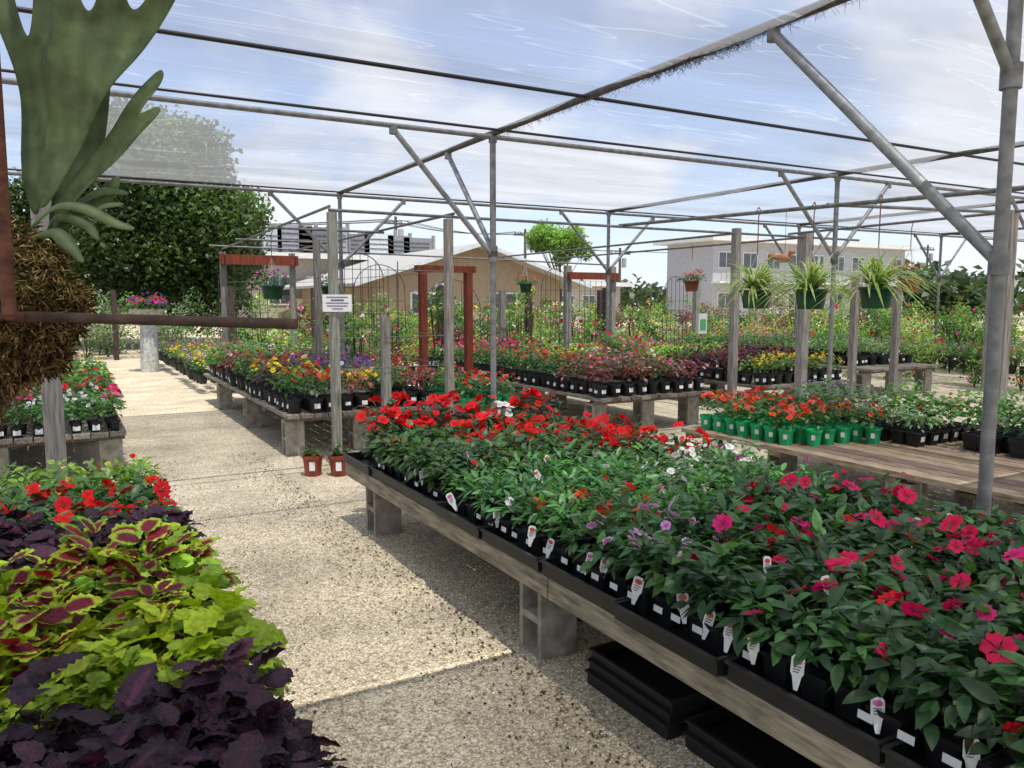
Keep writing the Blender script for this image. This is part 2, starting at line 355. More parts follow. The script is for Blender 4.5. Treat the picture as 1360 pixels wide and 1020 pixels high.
plants(mb,P[d&~vari],L_COL,.09,.12,.20,30,[(.20,.32,.025),(.13,.24,.02)],v=.22,gb=1.15,m=cfol)
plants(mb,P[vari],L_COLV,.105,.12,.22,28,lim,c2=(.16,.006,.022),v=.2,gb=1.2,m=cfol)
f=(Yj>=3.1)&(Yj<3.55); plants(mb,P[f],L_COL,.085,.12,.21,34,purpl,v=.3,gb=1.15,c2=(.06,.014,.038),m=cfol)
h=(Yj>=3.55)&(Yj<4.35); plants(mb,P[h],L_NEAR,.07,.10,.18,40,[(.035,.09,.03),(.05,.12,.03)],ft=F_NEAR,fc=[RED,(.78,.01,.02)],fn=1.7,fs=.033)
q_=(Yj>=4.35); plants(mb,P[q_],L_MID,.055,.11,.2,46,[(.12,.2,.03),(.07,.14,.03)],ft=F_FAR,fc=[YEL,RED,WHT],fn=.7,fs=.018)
mb.build('coleus_bed')
# ---------------------------------------------------------------- generic beds
SPC={
 'redgreen':dict(L=.07,R=.12,H=.24,n=38,c=[(.04,.1,.03),(.05,.12,.03)],fc=[RED,RED,COR],fn=3,fs=.026),
 'yellow':dict(L=.06,R=.11,H=.2,n=34,c=[(.07,.13,.03)],fc=[YEL,(.9,.7,.05)],fn=6,fs=.028),
 'pink':dict(L=.06,R=.12,H=.22,n=34,c=[(.05,.12,.03)],fc=[PINK,HOT],fn=4,fs=.027),
 'purple':dict(L=.05,R=.12,H=.24,n=36,c=[(.05,.11,.04)],fc=[PUR,MAG,(.3,.1,.5)],fn=4,fs=.02),
 'white':dict(L=.06,R=.12,H=.2,n=36,c=[(.06,.14,.04)],fc=[WHT],fn=3,fs=.022),
 'green':dict(L=.07,R=.14,H=.28,n=46,c=[(.05,.13,.03),(.08,.17,.03)],fc=[RED,YEL],fn=.4,fs=.02),
 'darkleaf':dict(L=.08,R=.13,H=.24,n=38,c=[(.05,.015,.03),(.07,.02,.025),(.04,.04,.03)],fc=[HOT,RED],fn=.7,fs=.022),
 'burg':dict(L=.07,R=.13,H=.24,n=38,c=[(.13,.02,.025),(.05,.09,.03),(.2,.06,.06)],fc=[RED,PINK,WHT],fn=2.2,fs=.022),
 'lime':dict(L=.07,R=.13,H=.24,n=42,c=[(.18,.30,.04),(.13,.24,.04)],fc=[YEL],fn=.3,fs=.02),
 'silver':dict(L=.05,R=.12,H=.2,n=44,c=[(.16,.23,.12),(.11,.18,.08)],fc=[WHT],fn=.6,fs=.018),
 'orange':dict(L=.06,R=.1,H=.18,n=32,c=[(.05,.12,.03)],fc=[ORG,(.88,.06,.02),COR],fn=5,fs=.027),
 'blue':dict(L=.05,R=.12,H=.24,n=40,c=[(.06,.13,.04)],fc=[(.16,.12,.5),(.35,.3,.65)],fn=3.5,fs=.014),
}
def bed(name,x0,x1,y0,y1,z,fn,sp=.19,pw=.165,ph=.15,potcol=BLK,leaf=None,ft=None,hs=1.0,labels=True):
    mb=MB(); X,Y=grid(x0,x1,y0,y1,sp,.08)
    P=np.stack([X,Y,np.full(len(X),z+ph*.9)],1)
    ks=np.array([fn(x,y) for x,y in zip(X,Y)])
    ed=(X<x0+sp*1.6)|(Y<y0+sp*1.6)|(X>x1-sp*1.1)
    for k in np.unique(ks):
        kk=dict(SPC[k]); kk['H']*=hs; m_=ks==k
        plants(mb,P[m_],leaf=leaf or L_FAR,ft=ft or F_FAR,**kk)
    pots(mb,P[ed]-[0,0,ph*.9],pw,ph,potcol)
    if labels:
        for x,y in zip(X[ed],Y[ed]):
            if x<x0+sp*.7 and rng.uniform()<.7: label(mb,(x-pw*.425,y,z+ph*.5),pi,tilt=-.1,w=.06,h=rng.uniform(.03,.055))
            if y<y0+sp*.7 and rng.uniform()<.7: label(mb,(x,y-pw*.425,z+ph*.5),-pi/2,tilt=-.1,w=.06,h=rng.uniform(.03,.055))
    return mb.build(name)
def rnd(*a):
    def f(x,y):
        i=int((y*1.3+math.sin(x*2.1)*.4+ (x*1.7)))
        r=(math.sin(i*12.9898)*43758.5453)%1
        return a[int(r*len(a))%len(a)]
    return f
table('nursery_table',-1.6,.45,7.9,12.3,.42)
bed('bedding_flower_bed',-1.5,.42,7.95,12.2,.42,lambda x,y:'pink' if y<8.8 and (int(x*3)%4) else ('white' if y<8.8 else ('redgreen' if y<9.4 else ('green' if y<10.3 else ('redgreen' if y<11 else 'green')))),sp=.15,pw=.1,ph=.09,leaf=L_MID,ft=F_NEAR,potcol=BLK,hs=1.1)
table('nursery_table',1.9,3.6,7.95,13.4,.45,ys=[8.25,10.3,12.3])
def z2(x,y):
    y=y+math.sin(x*5)*.12
    if y<8.4: return 'redgreen' if x<2.5 else 'burg'
    if y<8.9: return 'yellow' if x<3.0 else 'redgreen'
    if y<9.9: return 'purple' if x>2.7 else 'yellow' if y>9.5 else 'darkleaf'
    if y<11: return 'redgreen' if x<2.5 else 'purple'
    if y<12: return 'burg'
    return 'green'
bed('potted_flower_bed',1.93,3.57,8.0,13.3,.45,z2,leaf=L_MID,ft=F_NEAR,hs=1.25)
table('nursery_table',5.45,7.2,7.5,13.2,.45,ys=[7.8,9.8,11.6])
def z3(x,y):
    y=y+math.sin(x*4)*.15
    if y<8.6: return 'burg'
    if y<9.6: return 'burg' if x>6.2 else 'redgreen'
    if y<11: return 'redgreen' if x<6.3 else 'lime'
    return 'darkleaf' if x>6.4 else 'pink'
bed('potted_begonia_bed',5.48,7.17,7.55,13.1,.45,z3,leaf=L_MID,ft=F_NEAR,hs=1.25)
table('nursery_table',8.5,10.4,7.9,13.2,.4)
bed('potted_flower_bed',8.53,10.37,7.95,13.1,.4,lambda x,y:'yellow' if y<8.6 else ('darkleaf' if y<10 else ('lime' if y<11 else 'pink')),hs=1.2)
table('nursery_table',11.3,13.2,8.2,13.4,.5)
bed('potted_flower_bed',11.5,13.17,8.7,13.2,.5,rnd('blue','silver','green','pink'),hs=1.3)
table('wooden_bench_table',4.85,6.75,1.2,5.45,.45,ys=[1.6,3.3,5.1],col=(.27,.195,.135))
mb=MB()
X,Y=grid(4.93,5.75,4.0,5.35,.15,.06); k_=(Y>4.0+(5.8-X)*.3)
P=np.stack([X,Y,np.full(len(X),.45)],1)[k_]
pots(mb,P,.135,.13,(.01,.34,.11)); plants(mb,P+[0,0,.12],L_MID,ft=F_NEAR,**SPC['orange'])
for p in P[(P[:,0]<5.1)|(P[:,1]<4.3)]: label(mb,(p[0]-.048,p[1]-.035,.52),math.radians(216),w=.03,h=.04)
X,Y=grid(5.8,6.7,3.75,4.5,.15,.06);P=np.stack([X,Y,np.full(len(X),.45)],1);pots(mb,P,.12,.11,BLK,True)
h1=X<6.2; plants(mb,P[h1]+[0,0,.1],L_MID,ft=F_FAR,**SPC['silver']);plants(mb,P[~h1]+[0,0,.1],L_MID,ft=F_FAR,**SPC['green'])
for p in P[Y<3.95]: label(mb,(p[0],p[1]-.057,.51),-pi/2,w=.05,h=.04)
X,Y=grid(5.2,6.7,4.6,5.4,.17,.06);P=np.stack([X,Y,np.full(len(X),.45)],1);P=P[P[:,0]>5.8-(P[:,1]-4.6)*.2];pots(mb,P,.14,.13,BLK)
plants(mb,P+[0,0,.12],L_MID,ft=F_FAR,**SPC['blue'])
X,Y=grid(6.0,6.7,2.9,3.6,.2,.1);P=np.stack([X,Y,np.full(len(X),.45)],1);pots(mb,P,.14,.13,BLK,True)
plants(mb,P+[0,0,.12],L_MID,ft=F_FAR,**SPC['green'])
mb.build('green_potted_begonias')
mb=MB();X,Y=grid(3.5,4.4,7.6,9.2,.19,.06);P=np.stack([X,Y,np.full(len(X),.40)],1);P=P[X>3.66]
table('low_bench',3.66,4.5,7.6,9.3,.40)
pots(mb,P,.15,.14,(.01,.28,.1));plants(mb,P+[0,0,.12],L_MID,ft=F_NEAR,**SPC['redgreen']);mb.build('green_potted_flowers')
k=0
for x0 in(-1.6,1.9,5.45,8.5,11.5,14.6,17.8,21.0):
    for y0,y1 in((14.3,17.6),(18.2,22.0)):
        k+=1; off=k*3.3
        opts=[('yellow','purple','white','pink','yellow'),('burg','green','lime','pink'),('redgreen','yellow','silver','darkleaf'),('purple','pink','lime','green')][k%4]
        if x0==1.9: opts=('purple','yellow','pink','orange','yellow','lime')
        f=rnd(*opts)
        bed('open_air_flower_bed',x0,x0+1.8 if x0!=1.9 else 3.9,y0,y1,.18,lambda x,y,f=f,o=off:f(x+o,y*1.4),sp=.24,hs=1.25 if x0<2 else 1.7,labels=False)
for x0 in(14.6,17.6):
    bed('open_air_flower_bed',x0,x0+1.8,6.5,13.3,.3,rnd('redgreen','green','blue','silver','pink'),sp=.25,hs=1.5,labels=False)
def shrub(mb,x,y,h,r,c,n,ls,fc=None,nf=0,fs=.05,zl=.15):
    k=10;cen=np.stack([rng.normal(0,r*.45,k),rng.normal(0,r*.45,k),rng.uniform(zl,.9,k)*h],1)
    i=rng.integers(0,k,n);d=rng.normal(0,1,(n,3));d/=np.linalg.norm(d,axis=1)[:,None]
    rr=r*.5*rng.uniform(.4,1.05,n)[:,None]
    O=cen[i]+d*rr;O[:,2]=np.clip(O[:,2],.1,None);O+=[x,y,0]
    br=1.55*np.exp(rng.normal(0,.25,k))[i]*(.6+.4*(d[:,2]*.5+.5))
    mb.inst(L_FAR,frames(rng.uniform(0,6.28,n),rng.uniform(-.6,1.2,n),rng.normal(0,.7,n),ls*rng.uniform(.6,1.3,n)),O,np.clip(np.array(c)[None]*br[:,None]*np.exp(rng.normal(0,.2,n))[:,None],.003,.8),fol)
    for q in range(5):
        a=rng.uniform(0,6.28);mb.cyl((x,y,0),(x+math.cos(a)*r*.4,y+math.sin(a)*r*.4,h*.7),.009,(.08,.07,.04),bark,seg=5,caps=False)
    if nf:
        d=rng.normal(0,1,(nf,3));d/=np.linalg.norm(d,axis=1)[:,None];i=rng.integers(0,k,nf)
        O=cen[i]+d*r*.55+[x,y,0];O[:,2]=np.clip(O[:,2],.2,None)
        mb.inst(F_FAR,frames(rng.uniform(0,6.28,nf),rng.uniform(-1.4,0,nf),rng.normal(0,.4,nf),fs*rng.uniform(.7,1.3,nf)),O,jit(fc,nf,.12,.04),pet,c2=jit(fc,nf,.1,.04)*.6)
mb=MB()
GS=[(.05,.12,.03),(.08,.16,.03),(.12,.21,.04),(.04,.09,.03),(.16,.24,.05),(.1,.04,.03)]
for i in range(185):
    x=rng.uniform(4.5,34);y=rng.uniform(21,30)
    if x>16 and rng.uniform()<.5: y=rng.uniform(12,24)
    if i<44: x=rng.uniform(4.8,13);y=rng.uniform(13.5,21)
    h=rng.uniform(.8,1.9)
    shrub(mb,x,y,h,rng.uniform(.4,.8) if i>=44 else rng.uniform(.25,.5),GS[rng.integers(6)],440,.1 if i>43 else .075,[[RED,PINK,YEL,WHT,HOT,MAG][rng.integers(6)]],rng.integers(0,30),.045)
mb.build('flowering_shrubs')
mb=MB()
for i in range(34):
    x=rng.uniform(14,21);y=rng.uniform(7,14)
    shrub(mb,x,y,rng.uniform(.9,1.55),rng.uniform(.4,.65),GS[rng.integers(5)],560,.075,[[RED,HOT,PINK,WHT][rng.integers(4)]],10,.04,zl=.1)
mb.build('rose_bushes')
mb=MB()
for i in range(34):
    shrub(mb,rng.uniform(-9,4.2),rng.uniform(23.5,28),rng.uniform(.9,2.1),.7,[(.16,.2,.14),(.08,.14,.05),(.2,.24,.17)][rng.integers(3)],480,.1,[PUR,WHT],6,.04)
mb.build('silver_shrubs')
mb=MB()
for x,y,h,fc in((5.2,11.6,2.1,WHT),(4.9,13.4,2.0,PINK),(7.9,13.6,1.9,YEL),(10.9,13.8,1.6,MAG),(7.8,10.2,1.3,HOT),(4.2,13.9,1.9,WHT),(3.8,11.6,1.5,WHT)):
    shrub(mb,x,y,h,.35,(.09,.17,.04),600,.07,[fc],26,.04)
mb.build('climbing_vines')
# ---------------------------------------------------------------- trees
def tree(name,x,y,rx,rz,zc,c,n,ls,lobes,trunk=.3,low=-.35,lmin=.2,lmax=.34):
    mb=MB()
    mb.cyl((x,y,0),(x+.1,y,zc*.55),trunk,(.1,.075,.05),bark,r1=trunk*.7,seg=12)
    cen=[]
    for i in range(lobes):
        d=rng.normal(0,1,3);d/=np.linalg.norm(d)
        if d[2]<low:d[2]*=-1
        f=rng.uniform(.6,.82)
        p=np.array([x+d[0]*rx*f,y+d[1]*rx*f,zc+d[2]*rz*f]);cen.append(p)
        if i<18: mb.cyl((x+.1,y,zc*.5),tuple(p),trunk*.3,(.1,.075,.05),bark,r1=trunk*.06,seg=6,caps=False)
    cen=np.array(cen);lr=rx*rng.uniform(lmin,lmax,lobes)
    i=rng.integers(0,lobes,n);d=rng.normal(0,1,(n,3));d/=np.linalg.norm(d,axis=1)[:,None]
    O=cen[i]+d*(lr[i]*rng.uniform(.55,1.08,n))[:,None];O[:,2]=np.clip(O[:,2],.5,None)
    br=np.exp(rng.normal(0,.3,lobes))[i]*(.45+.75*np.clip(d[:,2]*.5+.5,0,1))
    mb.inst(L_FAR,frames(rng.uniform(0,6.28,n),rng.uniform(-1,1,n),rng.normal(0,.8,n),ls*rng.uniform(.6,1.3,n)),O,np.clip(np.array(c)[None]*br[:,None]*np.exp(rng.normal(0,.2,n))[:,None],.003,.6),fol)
    return mb.build(name)
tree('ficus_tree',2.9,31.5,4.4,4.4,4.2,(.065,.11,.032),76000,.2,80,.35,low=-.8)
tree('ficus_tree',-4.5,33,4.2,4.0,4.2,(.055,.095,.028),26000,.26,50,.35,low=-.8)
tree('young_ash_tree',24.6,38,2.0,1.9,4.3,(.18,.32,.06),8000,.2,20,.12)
mb=MB()
for i in range(70):
    a=rng.uniform(-.6,1.35);D=rng.uniform(75,110);x=D*math.sin(a);y=D*math.cos(a);h=rng.uniform(3,5.5)
    n=220;d=rng.normal(0,1,(n,3));d/=np.linalg.norm(d,axis=1)[:,None]
    O=np.array([x,y,h*.5])+d*[h*.9,h*.9,h*.5]*rng.uniform(.6,1,n)[:,None]
    mb.inst(L_FAR,frames(rng.uniform(0,6.28,n),rng.uniform(-1,1,n),rng.normal(0,.8,n),rng.uniform(.7,1.3,n)),O,jit((.06,.09,.045),n,.3,.05),fol)
mb.build('distant_trees')
# ---------------------------------------------------------------- buildings
def empty(name):
    o=bpy.data.objects.new(name,None);S.collection.objects.link(o);return o
def part(mb,name,par): return mb.build(name,par)
hp=empty('tan_gable_house')
cx,cy,w,d,ez,pz=16.6,33.0,9.6,12,2.6,4.1
mb=MB();tan=(.36,.27,.18)
mb.raw([(cx-w/2,cy,0),(cx+w/2,cy,0),(cx+w/2,cy,ez),(cx,cy,pz),(cx-w/2,cy,ez),(cx-w/2,cy+d,0),(cx+w/2,cy+d,0),(cx+w/2,cy+d,ez),(cx,cy+d,pz),(cx-w/2,cy+d,ez)],
 [(0,1,2,3,4),(5,9,8,7,6),(0,4,9,5),(1,6,7,2)],tan,mat)
part(mb,'walls',hp)
mb=MB();sl=(pz-ez)/(w/2);o_=1.2;rf=(.40,.39,.37)
for sg in(-1,1):
    xe=cx+sg*(w/2+o_);zl=ez-sl*o_+.12
    mb.raw([(cx,cy-1,pz+.12),(xe,cy-1,zl),(xe,cy+d+.5,zl),(cx,cy+d+.5,pz+.12),(cx,cy-1,pz+.0),(xe,cy-1,zl-.12),(xe,cy+d+.5,zl-.12),(cx,cy+d+.5,pz)],[(0,1,2,3),(4,7,6,5),(1,5,6,2)],rf,mat)
part(mb,'roof',hp)
mb=MB()
for sg in(-1,1):
    xe=cx+sg*(w/2+o_);zl=ez-sl*o_
    mb.raw([(cx,cy-1.02,pz+.16),(xe,cy-1.02,zl+.16),(xe,cy-1.02,zl-.02),(cx,cy-1.02,pz-.02)],[(0,1,2,3)],(.6,.63,.66),mat)
mb.box((cx+1.6,cy-.02,1.5),(1.5,.06,1.0),(.75,.74,.7),mat);mb.box((cx-2.4,cy-.02,1.5),(1.5,.06,1.0),(.75,.74,.7),mat)
part(mb,'white_fascia',hp)
mb=MB();mb.box((cx+1.6,cy-.06,1.5),(1.3,.03,.85),(.05,.06,.07),glass);mb.box((cx-2.4,cy-.06,1.5),(1.3,.03,.85),(.05,.06,.07),glass);part(mb,'windows',hp)
def flat(name,x,y,w,d,h,col,rows,nw,trim=(.7,.7,.68),hv=0,roofc=(.5,.48,.46)):
    p=empty(name);mb=MB();mb.box((x,y+d/2,h/2),(w,d,h),col,mat);part(mb,'walls',p)
    mb=MB();mb.box((x,y+d/2,h+.14),(w+1.6,d+1.6,.26),trim,mat);mb.box((x,y+d/2,h+.30),(w+1.2,d+1.2,.06),roofc,mat)
    if rows>1: mb.box((x,y-.45,h/2),(w+.3,.9,.14),trim,mat)
    part(mb,'roof',p)
    mb=MB();mg=MB()
    if rows>1:
        for i in range(int(w/.5)): mb.box((x-w/2+i*.5,y-.86,h/2+.5),(.05,.05,.9),(.35,.33,.32),mat)
        mb.box((x,y-.86,h/2+.98),(w,.06,.05),(.35,.33,.32),mat)
    for r in range(rows):
        for i in range(nw):
            wx=x-w/2+(i+.5)*w/nw;wz=(r+.55)*h/rows
            mb.box((wx,y-.02,wz),(w/nw*.6,.06,h/rows*.42),(.75,.75,.72),mat);mg.box((wx,y-.055,wz),(w/nw*.54,.03,h/rows*.36),(.07,.08,.1),glass)
            mb.box((wx,y-.075,wz),(.05,.02,h/rows*.36),(.7,.7,.68),mat)
    part(mb,'window_frames',p);part(mg,'window_glass',p)
    if hv:
        mb=MB()
        for i in range(hv):
            bx=x-w/2+1+i*(w-2)/max(1,hv-1);bw=rng.uniform(.9,2.2);bh=rng.uniform(.7,1.7)
            mb.box((bx,y+1.5,h+.36+bh/2),(bw,1.3,bh),jit((.3,.31,.33),1,.35,.02)[0],gal)
            for j in range(4): mb.box((bx,y+.83,h+.5+j*bh*.2),(bw*.8,.03,.05),(.1,.1,.1),gal)
            mb.cyl((bx+bw*.7,y+1.5,h+.3),(bx+bw*.7,y+1.5,h+.6+bh),.12,(.35,.35,.35),gal)
        part(mb,'rooftop_air_conditioners',p)
flat('flat_roof_shop',15.2,46,11,8,4.0,(.42,.36,.3),1,5,hv=8)
flat('two_storey_building',52,43,22,5,5.9,(.44,.44,.46),2,9)
flat('long_low_building',2,60,30,8,3.2,(.4,.36,.33),1,9)
flat('grey_roof_building',34,50,8,7,2.7,(.45,.42,.4),1,4)
def upole(x,y,h):
    mb=MB();mb.cyl((x,y,0),(x,y,h),.15,(.13,.1,.08),bark,r1=.1,seg=10)
    mb.box((x,y,h-.5),(2.2,.12,.12),(.13,.1,.08),bark)
    for i in(-.95,-.45,.45,.95): mb.cyl((x+i,y,h-.44),(x+i,y,h-.26),.05,(.3,.25,.2),mat,seg=8)
    mb.cyl((x+.3,y-.2,h-1.7),(x+.3,y-.2,h-.9),.2,(.4,.4,.4),gal);mb.build('utility_pole')
PL=[(-2,70,8.2),(21,54,7.6),(33.5,57,7.5),(42.5,56,6.2),(80,52,7.5)]
for p in PL:upole(*p)
mb=MB()
for (a,b) in zip(PL[:-1],PL[1:]):
    for o in(-.95,-.45,.45,.95):
        pts=[(a[0]+(b[0]-a[0])*t+o,a[1]+(b[1]-a[1])*t,a[2]-.25+(b[2]-a[2])*t-1.0*4*t*(1-t)*.5) for t in np.linspace(0,1,10)]
        mb.tube(pts,.02,(.03,.03,.03),pla,seg=4)
mb.build('overhead_wires')
# ---------------------------------------------------------------- shade structure
galc=(.22,.225,.22);H=3.1
CX=[-1.2,3.45,8.1,12.75,17.4];RY=[1.92,6.45,11.0]
mb=MB()
for x in CX:
    for y in RY:
        if x==-1.2 and y<6: continue
        mb.cyl((x,y,0),(x,y,H),.028,galc,gal)
        mb.cyl((x,y,H-.08),(x,y,H-.0),.038,galc,gal)
for x in CX: mb.cyl((x,-3,H),(x,11.05,H),.028,(.09,.085,.08),gal)
for y in RY: mb.cyl((-8,y,H-.03),(22,y,H-.03),.022,(.2,.2,.2),gal)
for y in RY[1:]: mb.cyl((-8,y-.22,H-.015),(22,y-.22,H-.015),.012,(.02,.02,.02),pla,seg=6)
mb.cyl((-8,4.95,H),(22,4.95,H-.02),.014,(.015,.015,.016),pla,seg=6)
def clamp(p): mb.cyl((p[0],p[1],p[2]-.05),(p[0],p[1],p[2]+.05),.042,(.2,.2,.2),gal)
def brace(a,b,r=.024):
    mb.cyl(a,b,r,(.26,.27,.27),gal);clamp(a)
    mb.cyl(Vector(b)-Vector((0,0,.04)),Vector(b)+Vector((0,0,.02)),.036,(.2,.2,.2),gal)
brace((3.45,1.92,1.76),(3.45,3.2,3.05),.028)
brace((3.45,1.92,2.52),(2.95,1.92,3.05))
brace((3.45,6.45,2.0),(2.5,6.45,3.04));brace((3.45,6.45,2.05),(3.45,7.4,3.06))
brace((3.45,11,2.1),(2.5,11,3.04));brace((3.45,11,2.1),(4.4,11,3.04));
for x in(8.1,12.75,17.4):
    for y in(6.45,11): brace((x,y,2.1),(x-.95,y,3.04));brace((x,y,2.1),(x+.95,y,3.04))
for i in range(1100):
    y=rng.choice([rng.uniform(3.4,4.3),rng.uniform(2.5,6.4)]);p=Vector((3.45+rng.normal(0,.03),y,H-.01))
    mb.cyl(p,p+Vector((rng.normal(0,.03),rng.normal(0,.04),-rng.uniform(.01,.055))),.001,(.05,.04,.035),pla,seg=3,caps=False)
mb.build('pipe_shade_frame')
def clothmat(name,op0,op1,t0,t1,dcol,tcol=(.86,.88,.92,1)):
    m,nt,N,L=newmat(name)
    out=N.new('ShaderNodeOutputMaterial');tp=N.new('ShaderNodeBsdfTransparent');tp.inputs[0].default_value=tcol
    df=N.new('ShaderNodeBsdfDiffuse');df.inputs[0].default_value=dcol;tr=N.new('ShaderNodeBsdfTranslucent')
    ad=N.new('ShaderNodeAddShader');L.new(df.outputs[0],ad.inputs[0]);L.new(tr.outputs[0],ad.inputs[1])
    mx=N.new('ShaderNodeMixShader');tc=N.new('ShaderNodeTexCoord');mp=N.new('ShaderNodeMapping');mp.inputs['Rotation'].default_value=(0,0,.1);mp.inputs['Scale'].default_value=(.26,1.1,1)
    no=N.new('ShaderNodeTexNoise');no.inputs['Scale'].default_value=1.2;no.inputs['Detail'].default_value=4;no.inputs['Roughness'].default_value=.5;no.inputs['Distortion'].default_value=.3
    mr=N.new('ShaderNodeMapRange');mr.inputs[1].default_value=.32;mr.inputs[2].default_value=.68;mr.inputs[3].default_value=op0;mr.inputs[4].default_value=op1
    m3=N.new('ShaderNodeMapRange');m3.inputs[1].default_value=.32;m3.inputs[2].default_value=.68;m3.inputs[3].default_value=t1;m3.inputs[4].default_value=t0
    mp2=N.new('ShaderNodeMapping');mp2.inputs['Rotation'].default_value=(0,0,-.55);mp2.inputs['Scale'].default_value=(.35,3.2,1)
    nw=N.new('ShaderNodeTexNoise');nw.inputs['Scale'].default_value=1.3;nw.inputs['Detail'].default_value=1;nw.inputs['Distortion'].default_value=.5
    sb=N.new('ShaderNodeMath');sb.operation='SUBTRACT';sb.inputs[1].default_value=.5;ab=N.new('ShaderNodeMath');ab.operation='ABSOLUTE'
    cm=N.new('ShaderNodeMapRange');cm.inputs[1].default_value=0;cm.inputs[2].default_value=.012;cm.inputs[3].default_value=.12;cm.inputs[4].default_value=0
    a2=N.new('ShaderNodeMath');a2.operation='ADD'
    L.new(tc.outputs['Object'],mp.inputs[0]);L.new(tc.outputs['Object'],mp2.inputs[0]);L.new(mp2.outputs[0],nw.inputs['Vector']);L.new(nw.outputs['Fac'],sb.inputs[0]);L.new(sb.outputs[0],ab.inputs[0]);L.new(ab.outputs[0],cm.inputs[0])
    L.new(mp.outputs[0],no.inputs['Vector']);L.new(no.outputs['Fac'],mr.inputs[0]);L.new(mr.outputs[0],a2.inputs[0]);L.new(cm.outputs[0],a2.inputs[1]);L.new(a2.outputs[0],mx.inputs[0])
    a3=N.new('ShaderNodeMath');a3.operation='ADD';L.new(no.outputs['Fac'],m3.inputs[0]);L.new(m3.outputs[0],a3.inputs[0]);L.new(cm.outputs[0],a3.inputs[1]);L.new(a3.outputs[0],tr.inputs[0])
    L.new(tp.outputs[0],mx.inputs[1]);L.new(ad.outputs[0],mx.inputs[2]);L.new(mx.outputs[0],out.inputs[0])
    return m
CL=clothmat('shade_cloth_fabric',.24,.52,.20,.46,(.14,.14,.15,1))
def cloth(name,x0,x1,y0,y1,rails,mtl,sag=.07,nx=520,ny=160):
    xs=np.linspace(x0,x1,nx);ys=np.linspace(y0,y1,ny);X,Y=np.meshgrid(xs,ys)
    r=np.array(rails);j=np.clip(np.searchsorted(r,Y)-1,0,len(r)-2);t=(Y-r[j])/(r[j+1]-r[j])
    Z=H+.035-sag*4*t*(1-t)*(1+.35*np.sin(X*.9+j))
    for k in range(10):
        a=rng.uniform(.3,1.2);fq=rng.uniform(3,9);Z+=.008*(1-np.abs(np.sin(.5*(X*math.cos(a)+Y*math.sin(a))*fq+rng.uniform(0,6)+.8*np.sin(Y*.9+k)+.6*np.sin(X*.5+k))))**3*np.sin(pi*t)*(.5+.5*np.sin(X*.8+k*2))
    V=np.stack([X,Y,Z],2).reshape(-1,3)
    i=(np.arange(ny-1)[:,None]*nx+np.arange(nx-1)[None]).ravel();F=np.stack([i,i+1,i+nx+1,i+nx],1)
    me=bpy.data.meshes.new(name);me.from_pydata(V.tolist(),[],F.tolist());me.polygons.foreach_set('use_smooth',np.ones(len(F),bool));me.materials.append(mtl)
    o=bpy.data.objects.new(name,me);S.collection.objects.link(o)
cloth('shade_cloth',-8,22,1.95,11.05,[1.92,4.95,6.45,11.05],CL)
m2=clothmat('dense_shade_cloth_fabric',.74,.8,.25,.35,(.3,.3,.32,1))
cloth('shade_cloth',-8,22,-4,1.9,[-4,-1.5,1.9],m2,nx=60,ny=30)
# ---------------------------------------------------------------- timber posts and pergola pipes
pc=(.25,.235,.21)
mb=MB()
def wpost(x,y,h,s=.1,c=pc,z0=0):
    mb.box((x,y,z0+h/2),(s,s,h),jit(c,1,.12,.02)[0],post)
for x,y,h,s in((2.22,7.33,2.42,.078),(3.42,7.35,2.42,.075),(7.36,7.32,2.5,.085),(8.62,7.32,2.5,.115),(9.7,7.35,1.95,.085),(8.3,4.55,2.5,.12),(2.95,10.45,2.4,.08),(2.3,13.62,2.4,.09),(3.42,13.62,2.4,.09),(-.09,6.0,2.4,.12),(2.75,7.4,1.45,.08),
   (8.8,13.3,2.3,.12),(9.9,13.3,2.3,.12),(12.4,13.5,2.2,.12),(7.7,14.0,1.8,.12),(14.2,8.0,2.3,.12),(11.0,7.6,1.8,.09)):
    wpost(x,y,h,s)
for x,y in((3.0,17),(6.3,13.9),(9.5,16),(13,18),(5.0,18.0),(1.2,24),(-.5,24),(11,15)): wpost(x,y,1.9,.13,(.07,.05,.04))
mb.build('wooden_posts')
mb=MB();pp=(.16,.16,.155)
def pipe(a,b,r=.015): mb.cyl(a,b,r,pp,gal,seg=8)
z=2.44
pipe((2.19,7.33,z),(9.7,7.33,z));pipe((2.19,7.3,z+.03),(2.3,13.65,z));pipe((3.46,7.3,z+.03),(3.42,13.65,z));pipe((2.1,13.62,z+.05),(9.9,13.4,z-.1))
pipe((2.1,9.4,z),(3.5,9.4,z));pipe((2.1,11.4,z),(3.5,11.4,z));pipe((5.6,1.9,2.32),(5.6,7.4,2.46),.018);pipe((7.36,7.32,z),(7.36,13.4,z));pipe((8.62,7.32,z),(8.62,13.4,z));pipe((8.3,2,2.5),(8.3,7.33,2.47))
pipe((5.6,4.55,2.40),(8.3,4.55,2.48));pipe((5.6,1.92,2.3),(5.6,1.92,3.08),.014);pipe((8.3,2.0,2.5),(8.3,2.0,0))
for (xa,ya,xb,yb) in((2.22,7.33,3.42,7.35),(2.22,7.33,2.95,10.4),(3.42,7.35,3.42,13.6),(2.95,10.4,2.3,13.6)):
    for zz in(.95,1.25,1.9): pipe((xa,ya,zz),(xb,yb,zz),.0035)
mb.build('pipe_pergola')
mb=MB();rc=(.2,.05,.028)
mb.box((2.86,13.5,2.27),(1.25,.1,.16),rc,post);mb.box((9.35,13.2,2.1),(1.2,.1,.14),rc,post);mb.build('red_timber_beams')
mb=MB()
for x in(4.35,5.05): mb.box((x,10.2,1.0),(.09,.12,2.0),rc,post)
